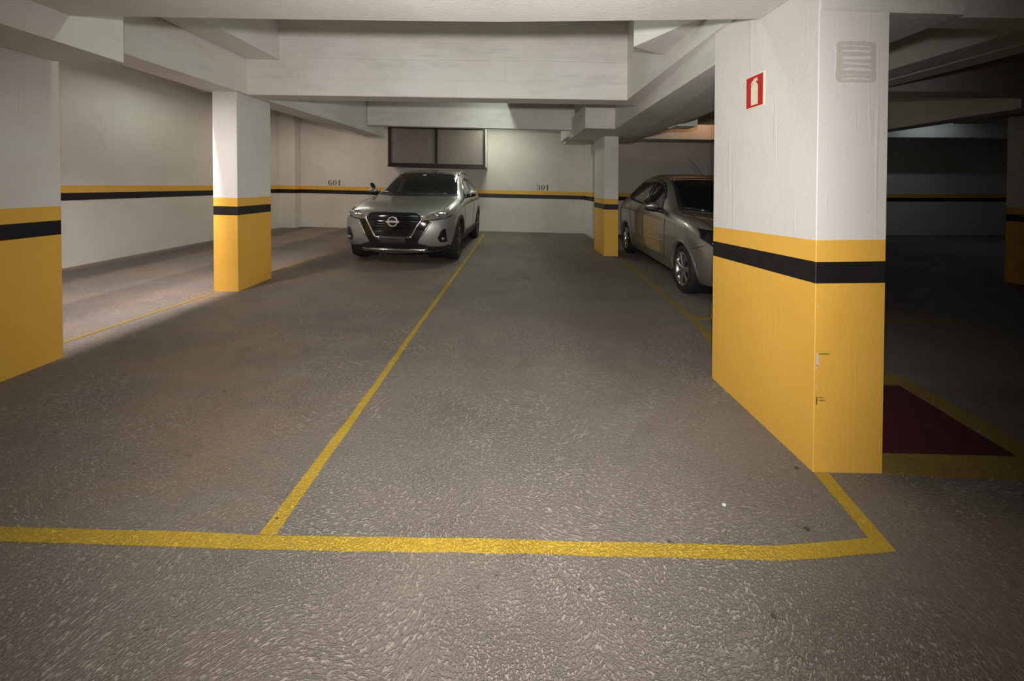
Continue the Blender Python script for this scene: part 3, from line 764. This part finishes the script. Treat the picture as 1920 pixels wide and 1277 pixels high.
    def underbody(s, w_, z, u0, u1):
        V, F = prism_geo([s.P(u0, -w_, z), s.P(u0, w_, z), s.P(u1, w_, z), s.P(u1, -w_, z)], [s.P(u0, -w_, z + 0.1), s.P(u0, w_, z + 0.1), s.P(u1, w_, z + 0.1), s.P(u1, -w_, z + 0.1)])
        s.part('underbody', V, F, M['plastic'], smooth=False)
    def disc(s, name, y, z, r, mat, off=0.01, parent=None, inner=0.0, squash=1.0, n=24):
        V, F = [], []
        for k in range(n):
            a = 2 * math.pi * k / n
            for rad, o_ in ((r, off), (max(inner, 0.0), off + (0.004 if not inner else 0)), ):
                py, pz = y + rad * math.cos(a), z + rad * math.sin(a) * squash
                V.append(s.P(s.hit_front(y, z) - o_, py, pz))
            V.append(s.P(s.hit_front(y, z) + 0.02, y + r * math.cos(a), z + r * math.sin(a) * squash))
            V.append(s.P(s.hit_front(y, z) + 0.02, y + max(inner, 0) * math.cos(a), z + max(inner, 0) * math.sin(a) * squash))
        for k in range(n):
            a, b = 4 * k, 4 * ((k + 1) % n)
            F += [(a, b, b + 1, a + 1), (a, a + 2, b + 2, b)]
            if inner: F.append((a + 1, b + 1, b + 3, a + 3))
        return s.part(name, V, F, mat, parent)
    def blade(s, name, P3, w_, t_, mat, parent=None):
        """bar along 3-D points (u,y,z)"""
        V, F = [], []; n = len(P3)
        for i, p in enumerate(P3):
            for a, b in ((-1, -1), (1, -1), (1, 1), (-1, 1)): V.append(s.P(p[0] + a * t_ / 2, p[1], p[2] + b * w_ / 2) if True else None)
        for i in range(n - 1):
            for q in range(4): F.append((4 * i + q, 4 * i + (q + 1) % 4, 4 * i + 4 + (q + 1) % 4, 4 * i + 4 + q))
        F += [(0, 1, 2, 3), tuple(4 * (n - 1) + q for q in range(4))]
        return s.part(name, V, F, mat, parent, smooth=False)

# ---- silver compact crossover
def crossover():
    c = Car('compact_suv', 'silver compact SUV with black grille, parked nose-out under the high window', 4.30, (-1.620, 7.675, fl(-1.62)), -math.radians(2.5), M['paint_k'])
    def st(u, ye, ze, uc, zc, yb, zb, du=0, ysh=0.895, zsh=0.83, ymid=0.885, zmid=0.60, yr=0.87, zr=0.38, ybt=0.82, zbt=0.24):
        return ([(u + du, ybt, zbt), (u + du, yr, zr), (u + du, ymid, zmid), (u + du, ysh, zsh), (u + du * 0.5, yb, zb), (u, ye, ze)], (uc, zc))
    cols = [
        ([(0.34, 0.78, 0.25), (0.25, 0.845, 0.36), (0.22, 0.87, 0.55), (0.26, 0.875, 0.70), (0.32, 0.85, 0.815), (0.36, 0.77, 0.89)], (0.06, 0.885)),
        st(0.66, 0.80, 0.975, 0.42, 0.965, 0.87, 0.905),
        st(1.02, 0.80, 1.02, 0.80, 1.025, 0.875, 0.945),
        st(1.42, 0.78, 1.065, 1.14, 1.065, 0.865, 0.985),
        st(1.80, 0.715, 1.33, 1.52, 1.345, 0.86, 1.025),
        st(2.16, 0.645, 1.515, 1.92, 1.545, 0.86, 1.035),
        st(2.75, 0.63, 1.565, 2.75, 1.615, 0.86, 1.055, zsh=0.86),
        st(3.45, 0.60, 1.54, 3.55, 1.595, 0.85, 1.09, zsh=0.90),
        st(3.90, 0.64, 1.28, 4.02, 1.34, 0.80, 1.11, ysh=0.87, zsh=0.92, ymid=0.86, yr=0.84),
        ([(4.06, 0.74, 0.30), (4.13, 0.80, 0.42), (4.15, 0.82, 0.62), (4.13, 0.82, 0.82), (4.08, 0.77, 0.98), (4.05, 0.68, 1.06)], (4.20, 1.08)),
    ]
    DZ = -0.055
    front = [(0.10, 0.22), (0.03, 0.33), (0.0, 0.51), (0.0, 0.69), (0.02, 0.815)]
    rear = [(4.22, 0.30), (4.30, 0.42), (4.30, 0.62), (4.28, 0.82), (4.25, 0.98)]
    WH = (0.84, 3.45); c.well_out = 0.86
    c.shell(cols, front, rear, WH, 0.385, 0.335)
    c.underbody(0.60, 0.21, 0.40, 4.05)
    for sg in (1, -1):
        c.arch(sg, 0.055, M['plastic'], 'arch_cladding')
        c.patch('sill_cladding', [(1.20, 0.40), (3.10, 0.42)], [(1.20, 0.25), (3.10, 0.27)], M['plastic'], 's', 0.012, 0.03, n=24, m=4, sg=sg)
        for wu in WH: c.wheel(wu, sg, 0.329, 0.20, 0.872, M['dark_alloy'], 5, 0.225, (0.026, 0.062))
        # side glass
        c.patch('side_window', [(1.62, 1.115), (1.90, 1.27), (2.14, 1.385), (2.42, 1.42)], [(1.62, 1.085), (1.9, 1.085), (2.14, 1.09), (2.46, 1.10)], M['glass'], 's', 0.004, 0.02, sg=sg)
        c.patch('side_window', [(2.54, 1.425), (2.9, 1.42), (3.2, 1.39), (3.42, 1.30)], [(2.54, 1.105), (2.9, 1.115), (3.2, 1.13), (3.48, 1.20)], M['glass'], 's', 0.004, 0.02, sg=sg)
        c.patch('pillar_trim', [(2.43, 1.42), (2.535, 1.425)], [(2.465, 1.10), (2.535, 1.104)], M['gloss_black'], 's', 0.005, 0.02, n=4, sg=sg)
        c.line('door_seam', [(1.32, 0.99), (1.30, 0.80), (1.36, 0.45)], 0.007, M['seam'], 's', sg)
        c.line('door_seam', [(2.50, 1.08), (2.50, 0.80), (2.48, 0.45)], 0.007, M['seam'], 's', sg)
        c.line('door_seam', [(3.40, 1.10), (3.30, 0.86), (3.06, 0.62), (3.02, 0.47)], 0.007, M['seam'], 's', sg)
        for uu in (2.30, 3.18):
            c.patch('door_handle', [(uu, 0.985), (uu + 0.17, 0.99)], [(uu + 0.005, 0.955), (uu + 0.165, 0.96)], M['paint_k'], 's', 0.028, 0.02, n=8, m=4, sg=sg)
        c.mirror(1.58, 1.10, 0.825, sg, M['gloss_black'], M['paint_k'], 0.22)
        # roof rail
        V, F = [], []; n = 16
        for i in range(n + 1):
            t = i / n; u = 2.10 + 1.45 * t; yy = (0.605 - 0.02 * t) * sg; zz = c.hit_top(u, yy) + 0.045 * min(1, 5 * t, 5 * (1 - t))
            for a, b in ((-0.018, -0.03), (0.018, -0.03), (0.014, 0.014), (-0.014, 0.014)): V.append(c.P(u, yy + a, zz + b))
        for i in range(n):
            for q in range(4): F.append((4 * i + q, 4 * i + (q + 1) % 4, 4 * i + 4 + (q + 1) % 4, 4 * i + 4 + q))
        F += [(0, 1, 2, 3), tuple(4 * n + q for q in range(4))]
        c.part('roof_rail', V, F, M['paint_k'])
        # headlamp
        hl = c.patch('headlamp', [(0.43 * sg, 0.780), (0.60 * sg, 0.850), (0.745 * sg, 0.895), (0.815 * sg, 0.890)], [(0.43 * sg, 0.735), (0.60 * sg, 0.745), (0.745 * sg, 0.770), (0.835 * sg, 0.800)], M['lens'], 'f', 0.008, 0.03, n=18)
        c.disc('lamp_lens', 0.635 * sg, 0.800, 0.036, M['lens_bright'], 0.016, hl)
        c.disc('lamp_lens', 0.735 * sg, 0.830, 0.042, M['lens_bright'], 0.018, hl)
        c.patch('amber_reflector', [(0.45 * sg, 0.770), (0.53 * sg, 0.805)], [(0.45 * sg, 0.750), (0.53 * sg, 0.770)], M['amber'], 'f', 0.012, 0.02, n=5, m=3, parent=hl)
        c.line('lamp_rim', [(0.42 * sg, 0.727), (0.60 * sg, 0.737), (0.745 * sg, 0.760), (0.84 * sg, 0.795)], 0.012, M['gloss_black'], 'f', off=0.009, parent=hl)
        # fog lamp pocket
        pk = c.patch('fog_pocket', [(0.655 * sg, 0.460), (0.705 * sg, 0.585), (0.765 * sg, 0.610)], [(0.69 * sg, 0.390), (0.74 * sg, 0.390), (0.785 * sg, 0.395)], M['gloss_black'], 'f', 0.006, 0.03, n=12)
        c.disc('fog_lamp', 0.725 * sg, 0.450, 0.026, M['lens_bright'], 0.018, pk, squash=0.8)
        c.line('fog_trim', [(0.772 * sg, 0.610), (0.795 * sg, 0.495), (0.792 * sg, 0.395)], 0.010, M['chrome'], 'f', off=0.010, parent=pk)
        # black wing of the grille surround and its silver slash
        c.patch('grille_wing', [(0.40 * sg, 0.735), (0.30 * sg, 0.510), (0.27 * sg, 0.445)], [(0.545 * sg, 0.720), (0.44 * sg, 0.525), (0.36 * sg, 0.390)], M['gloss_black'], 'f', 0.005, 0.03, n=14)
        c.line('grille_slash', [(0.555 * sg, 0.710), (0.475 * sg, 0.575), (0.43 * sg, 0.495)], 0.022, M['chrome'], 'f', off=0.010)
        c.patch('lower_corner', [(0.36 * sg, 0.400), (0.56 * sg, 0.330), (0.72 * sg, 0.320), (0.80 * sg, 0.345)], [(0.36 * sg, 0.255), (0.56 * sg, 0.245), (0.72 * sg, 0.235), (0.80 * sg, 0.245)], M['plastic'], 'f', 0.006, 0.03, n=16)
        # tail lamp and rear corner
        c.patch('tail_lamp', [(0.50 * sg, 1.03), (0.76 * sg, 0.99)], [(0.50 * sg, 0.90), (0.78 * sg, 0.86)], M['tail_red'], 'r', 0.006, 0.03, n=10)
    # grille
    g = c.patch('grille', [(-0.37, 0.832), (-0.30, 0.846), (0.30, 0.846), (0.37, 0.832)], [(-0.43, 0.745), (-0.36, 0.745), (0.36, 0.745), (0.43, 0.745)], M['gloss_black'], 'f', 0.004, 0.03, n=20)
    g2 = c.patch('grille_mesh', [(-0.43, 0.747), (0.43, 0.747)], [(-0.265, 0.445), (0.265, 0.445)], M['gloss_black'], 'f', 0.003, 0.03, n=20, parent=g)
    for k in range(11):
        z = 0.815 - k * 0.036; hw = 0.40 if z > 0.745 else 0.43 - (0.747 - z) / 0.302 * 0.165 - 0.02
        c.line('slat', [(-hw, z), (hw, z)], 0.011, M['gloss_black'], 'f', off=0.013, parent=g, n=16)
    for sg in (1, -1):
        c.line('chrome_vee', [(0.425 * sg, 0.790), (0.425 * sg, 0.745), (0.34 * sg, 0.605), (0.275 * sg, 0.480), (0.20 * sg, 0.473)], 0.022, M['chrome'], 'f', off=0.016, parent=g)
    b = c.disc('badge', 0.0, 0.710, 0.075, M['gloss_black'], 0.018)
    c.disc('ring', 0.0, 0.710, 0.076, M['badge'], 0.024, b, inner=0.062)
    uf = c.hit_front(0, 0.71)
    V, F = prism_geo([c.P(uf - 0.030, x, z) for x, z in ((-0.098, 0.697), (0.098, 0.697), (0.098, 0.723), (-0.098, 0.723))], [c.P(uf + 0.01, x, z) for x, z in ((-0.098, 0.697), (0.098, 0.697), (0.098, 0.723), (-0.098, 0.723))])
    c.part('bar', V, F, M['badge'], b, smooth=False)
    c.patch('lower_intake', [(-0.36, 0.450), (0.36, 0.450)], [(-0.42, 0.290), (0.42, 0.290)], M['gloss_black'], 'f', 0.004, 0.03, n=16)
    pl = c.patch('number_plate', [(-0.20, 0.490), (0.20, 0.490)], [(-0.20, 0.375), (0.20, 0.375)], M['plate'], 'f', 0.024, 0.01, n=10, m=4)
    c.line('skid_trim', [(-0.50, 0.280), (-0.45, 0.270), (0.45, 0.270), (0.50, 0.280)], 0.026, M['chrome'], 'f', off=0.016)
    c.patch('lower_lip', [(-0.55, 0.250), (0.55, 0.250)], [(-0.55, 0.190), (0.55, 0.190)], M['plastic'], 'f', 0.006, 0.03, n=16, m=4)
    # windscreen, roof line, hood seams
    ws = c.patch('windscreen', [(-0.605, 1.475), (-0.3, 1.507), (0, 1.515), (0.3, 1.507), (0.605, 1.475)], [(-0.715, 1.10), (-0.4, 1.09), (0, 1.085), (0.4, 1.09), (0.715, 1.10)], M['glass'], 'f', 0.006, 0.02, n=24, m=12)
    c.patch('sticker', [(-0.03, 1.462), (0.03, 1.462)], [(-0.035, 1.445), (0.025, 1.445)], M['white_plastic'], 'f', 0.012, 0.01, n=3, m=3, parent=ws)
    c.line('cowl', [(-0.73, 1.09), (-0.4, 1.078), (0, 1.073), (0.4, 1.078), (0.73, 1.09)], 0.03, M['plastic'], 'f', off=0.007)
    for sg in (1, -1):
        c.line('hood_seam', [(0.34, 0.70 * sg), (0.62, 0.745 * sg), (1.0, 0.752 * sg), (1.35, 0.735 * sg)], 0.008, M['seam'], 't', off=0.003)
        c.blade('wiper', [(c.hit_front(-0.1 + 0.25 * sg + dx, 1.105 + 0.02 * dx) - 0.02, -0.1 + 0.25 * sg + dx, 1.105 + 0.02 * dx) for dx in (-0.30, -0.1, 0.1, 0.30)], 0.012, 0.012, M['plastic'])
    c.patch('rear_window', [(-0.50, 1.47), (0.50, 1.47)], [(-0.62, 1.16), (0.62, 1.16)], M['glass'], 'r', 0.006, 0.02, n=16)
    # black motorcycle mirror, machine left out, held on the car by an added arm
    V, F = [], []; n = 14
    for dz in (0.0, 0.02):
        for q in range(n):
            a = 2 * math.pi * q / n; rx = 0.065 * math.cos(a) * (1.0 - 0.35 * math.cos(a)); rz = 0.030 * math.sin(a) * (1.15 - 0.5 * math.cos(a))
            V.append(c.P(1.60 + dz, -0.955 - (-0.60 * rx + 0.8 * rz) * -1 - 0.03, 1.245 - (0.80 * rx + 0.60 * rz) * -1))
    F = [tuple(range(n)), tuple(range(n, 2 * n))] + [(q, (q + 1) % n, n + (q + 1) % n, n + q) for q in range(n)]
    c.part('motorcycle_mirror', V, F, M['plastic'], smooth=False)
    c.blade('motorcycle_mirror_added_arm', [(1.61, -0.93, 1.13), (1.61, -0.94, 1.20)], 0.03, 0.012, M['plastic'])
    return c
car_k = crossover()

# ---- champagne grey sedan
def sedan():
    th = math.radians(3.96)
    L = 4.42
    fx, fy = 3.03, 4.53       # front axle centre
    cu = L / 2 - 0.80
    c = Car('sedan', 'grey four-door sedan with alloy wheels and roof antenna behind the near pillar', L, (fx + cu * math.sin(th), fy + cu * math.cos(th), fl(fx + cu * math.sin(th))), -th, M['paint_l'])
    def st(u, ye, ze, uc, zc, yb, zb, ysh=0.865, zsh=0.80, ymid=0.86, zmid=0.56, yr=0.845, zr=0.32, ybt=0.79, zbt=0.19):
        return ([(u, ybt, zbt), (u, yr, zr), (u, ymid, zmid), (u, ysh, zsh), (u, yb, zb), (u, ye, ze)], (uc, zc))
    cols = [
        ([(0.40, 0.74, 0.20), (0.30, 0.80, 0.30), (0.27, 0.825, 0.48), (0.30, 0.825, 0.65), (0.36, 0.80, 0.78), (0.40, 0.72, 0.85)], (0.10, 0.84)),
        st(0.68, 0.755, 0.955, 0.44, 0.93, 0.83, 0.88, zsh=0.76),
        st(1.00, 0.765, 0.985, 0.80, 0.965, 0.845, 0.92, zsh=0.78),
        st(1.36, 0.75, 1.015, 1.08, 0.985, 0.84, 0.945, zsh=0.79),
        st(1.80, 0.675, 1.305, 1.55, 1.305, 0.835, 0.965, zsh=0.80),
        st(2.16, 0.60, 1.485, 1.98, 1.505, 0.835, 0.985, zsh=0.81),
        st(2.70, 0.585, 1.55, 2.70, 1.585, 0.835, 1.00, zsh=0.82),
        st(3.38, 0.58, 1.49, 3.42, 1.53, 0.83, 1.02, zsh=0.84),
        st(3.74, 0.63, 1.26, 3.78, 1.29, 0.81, 1.035, zsh=0.85),
        st(4.00, 0.70, 1.10, 4.02, 1.12, 0.79, 1.01, zsh=0.84, ymid=0.84, yr=0.82),
        ([(4.22, 0.70, 0.24), (4.27, 0.76, 0.36), (4.28, 0.78, 0.56), (4.27, 0.78, 0.80), (4.24, 0.74, 0.97), (4.22, 0.66, 1.07)], (4.34, 1.10)),
    ]
    front = [(0.14, 0.20), (0.05, 0.30), (0.02, 0.48), (0.03, 0.65), (0.06, 0.78)]
    rear = [(4.36, 0.24), (4.42, 0.36), (4.42, 0.56), (4.40, 0.80), (4.37, 0.97)]
    WH = (0.80, 3.50); c.well_out = 0.84
    c.shell(cols, front, rear, WH, 0.345, 0.30)
    c.underbody(0.55, 0.17, 0.45, 4.1)
    for sg in (1, -1):
        c.arch(sg, 0.022, M['paint_l'], 'arch_lip', off=0.006)
        for wu in WH: c.wheel(wu, sg, 0.298, 0.185, 0.838, M['alloy'], 7, 0.205, (0.020, 0.034))
        c.patch('side_window', [(1.69, 1.115), (1.84, 1.24), (2.05, 1.355), (2.30, 1.41)], [(1.60, 1.01), (1.84, 1.01), (2.05, 1.015), (2.32, 1.03)], M['glass'], 's', 0.004, 0.02, sg=sg)
        c.patch('side_window', [(2.42, 1.42), (2.7, 1.43), (3.08, 1.41), (3.26, 1.365)], [(2.42, 1.035), (2.7, 1.045), (3.08, 1.06), (3.30, 1.075)], M['glass'], 's', 0.004, 0.02, sg=sg)
        c.patch('quarter_window', [(3.31, 1.35), (3.42, 1.28), (3.50, 1.18)], [(3.34, 1.08), (3.42, 1.09), (3.51, 1.11)], M['glass'], 's', 0.004, 0.02, n=8, sg=sg)
        c.patch('pillar_trim', [(2.305, 1.41), (2.415, 1.42)], [(2.325, 1.03), (2.415, 1.034)], M['gloss_black'], 's', 0.005, 0.02, n=4, sg=sg)
        c.line('window_trim', [(1.58, 1.0), (2.0, 1.005), (2.6, 1.03), (3.3, 1.066), (3.52, 1.10)], 0.016, M['plastic'], 's', sg, 0.006)
        c.line('rain_guard', [(1.71, 1.15), (1.86, 1.27), (2.06, 1.378), (2.34, 1.43), (2.7, 1.445), (3.08, 1.425), (3.27, 1.38)], 0.030, M['gloss_black'], 's', sg, 0.012)
        c.line('door_seam', [(1.38, 0.96), (1.36, 0.75), (1.36, 0.42), (1.42, 0.32)], 0.007, M['seam'], 's', sg)
        c.line('door_seam', [(2.38, 1.05), (2.38, 0.80), (2.36, 0.40)], 0.007, M['seam'], 's', sg)
        c.line('door_seam', [(3.36, 1.10), (3.22, 0.85), (3.09, 0.62), (3.04, 0.42)], 0.007, M['seam'], 's', sg)
        c.line('sill_seam', [(1.40, 0.325), (2.2, 0.33), (3.05, 0.34)], 0.007, M['seam'], 's', sg)
        c.line('bumper_seam', [(0.50, 0.60), (0.40, 0.635), (0.33, 0.66)], 0.006, M['seam'], 's', sg)
        c.line('door_crease', [(1.40, 0.56), (2.2, 0.50), (3.0, 0.54)], 0.016, M['paint_l'], 's', sg, 0.005)
        for uu in (2.16, 3.02):
            c.patch('door_handle', [(uu, 0.935), (uu + 0.16, 0.94)], [(uu + 0.005, 0.905), (uu + 0.155, 0.91)], M['paint_l'], 's', 0.026, 0.02, n=8, m=4, sg=sg)
        c.mirror(1.56, 1.015, 0.82, sg, M['plastic'], M['paint_l'], 0.25)
        hl = c.patch('headlamp', [(0.40 * sg, 0.775), (0.58 * sg, 0.815), (0.70 * sg, 0.838), (0.785 * sg, 0.845)], [(0.40 * sg, 0.67), (0.58 * sg, 0.63), (0.70 * sg, 0.645), (0.795 * sg, 0.74)], M['gloss_black'], 'f', 0.006, 0.03)
        c.disc('lamp_lens', 0.64 * sg, 0.735, 0.058, M['lens_bright'], 0.016, hl)
        c.disc('lamp_lens', 0.49 * sg, 0.72, 0.046, M['lens'], 0.016, hl)
        c.patch('tail_lamp', [(0.52 * sg, 1.00), (0.76 * sg, 0.98)], [(0.52 * sg, 0.78), (0.775 * sg, 0.74)], M['tail_red'], 'r', 0.006, 0.03, n=10)
        c.patch('tail_lamp_corner', [(4.02, 1.0), (4.20, 0.99)], [(4.08, 0.74), (4.24, 0.74)], M['tail_red'], 's', 0.006, 0.03, n=8, sg=sg)
        c.patch('fog_pocket', [(0.50 * sg, 0.42), (0.66 * sg, 0.43)], [(0.52 * sg, 0.32), (0.66 * sg, 0.32)], M['plastic'], 'f', 0.006, 0.03, n=8, m=4)
        c.line('hood_seam', [(0.42, 0.66 * sg), (0.68, 0.70 * sg), (1.0, 0.715 * sg), (1.32, 0.70 * sg)], 0.007, M['seam'], 't', off=0.003)
    gr = c.patch('grille', [(-0.36, 0.79), (0.36, 0.79)], [(-0.33, 0.68), (0.33, 0.68)], M['plastic'], 'f', 0.006, 0.03)
    for z in (0.76, 0.735, 0.71): c.line('slat', [(-0.33, z), (0.33, z)], 0.010, M['chrome'], 'f', off=0.012, parent=gr)
    c.patch('lower_intake', [(-0.42, 0.45), (0.42, 0.45)], [(-0.40, 0.28), (0.40, 0.28)], M['plastic'], 'f', 0.006, 0.03)
    c.patch('number_plate', [(-0.20, 0.60), (0.20, 0.60)], [(-0.20, 0.48), (0.20, 0.48)], M['plate'], 'f', 0.012, 0.01, n=10, m=4)
    c.patch('windscreen', [(-0.54, 1.435), (-0.3, 1.462), (0, 1.47), (0.3, 1.462), (0.54, 1.435)], [(-0.69, 1.03), (-0.4, 1.01), (0, 1.003), (0.4, 1.01), (0.69, 1.03)], M['glass'], 'f', 0.006, 0.02, n=24, m=12)
    c.line('cowl', [(-0.70, 1.02), (-0.4, 1.0), (0, 0.994), (0.4, 1.0), (0.70, 1.02)], 0.022, M['plastic'], 'f', off=0.007)
    c.line('screen_top_trim', [(-0.54, 1.444), (-0.3, 1.471), (0, 1.479), (0.3, 1.471), (0.54, 1.444)], 0.010, M['chrome'], 'f', off=0.008)
    c.patch('rear_window', [(-0.48, 1.42), (0.48, 1.42)], [(-0.60, 1.14), (0.60, 1.14)], M['glass'], 'r', 0.006, 0.02)
    # antenna on the front edge of the roof, swept back
    V, F = [], []; a = Vector((0.0, 2.10 - L / 2, c.hit_top(2.10, 0.0) - 0.01)); b_ = Vector((-0.0, 2.72 - L / 2, 1.86))
    for i in range(6):
        t = 2 * math.pi * i / 6
        for p, r in ((a, 0.0055), (b_, 0.0030)): V.append((p.x + r * math.cos(t), p.y, p.z + r * math.sin(t)))
    for i in range(6): F.append((2 * i, 2 * i + 1, 2 * ((i + 1) % 6) + 1, 2 * ((i + 1) % 6)))
    c.part('antenna', V, F, M['plastic'])
    return c
car_l = sedan()
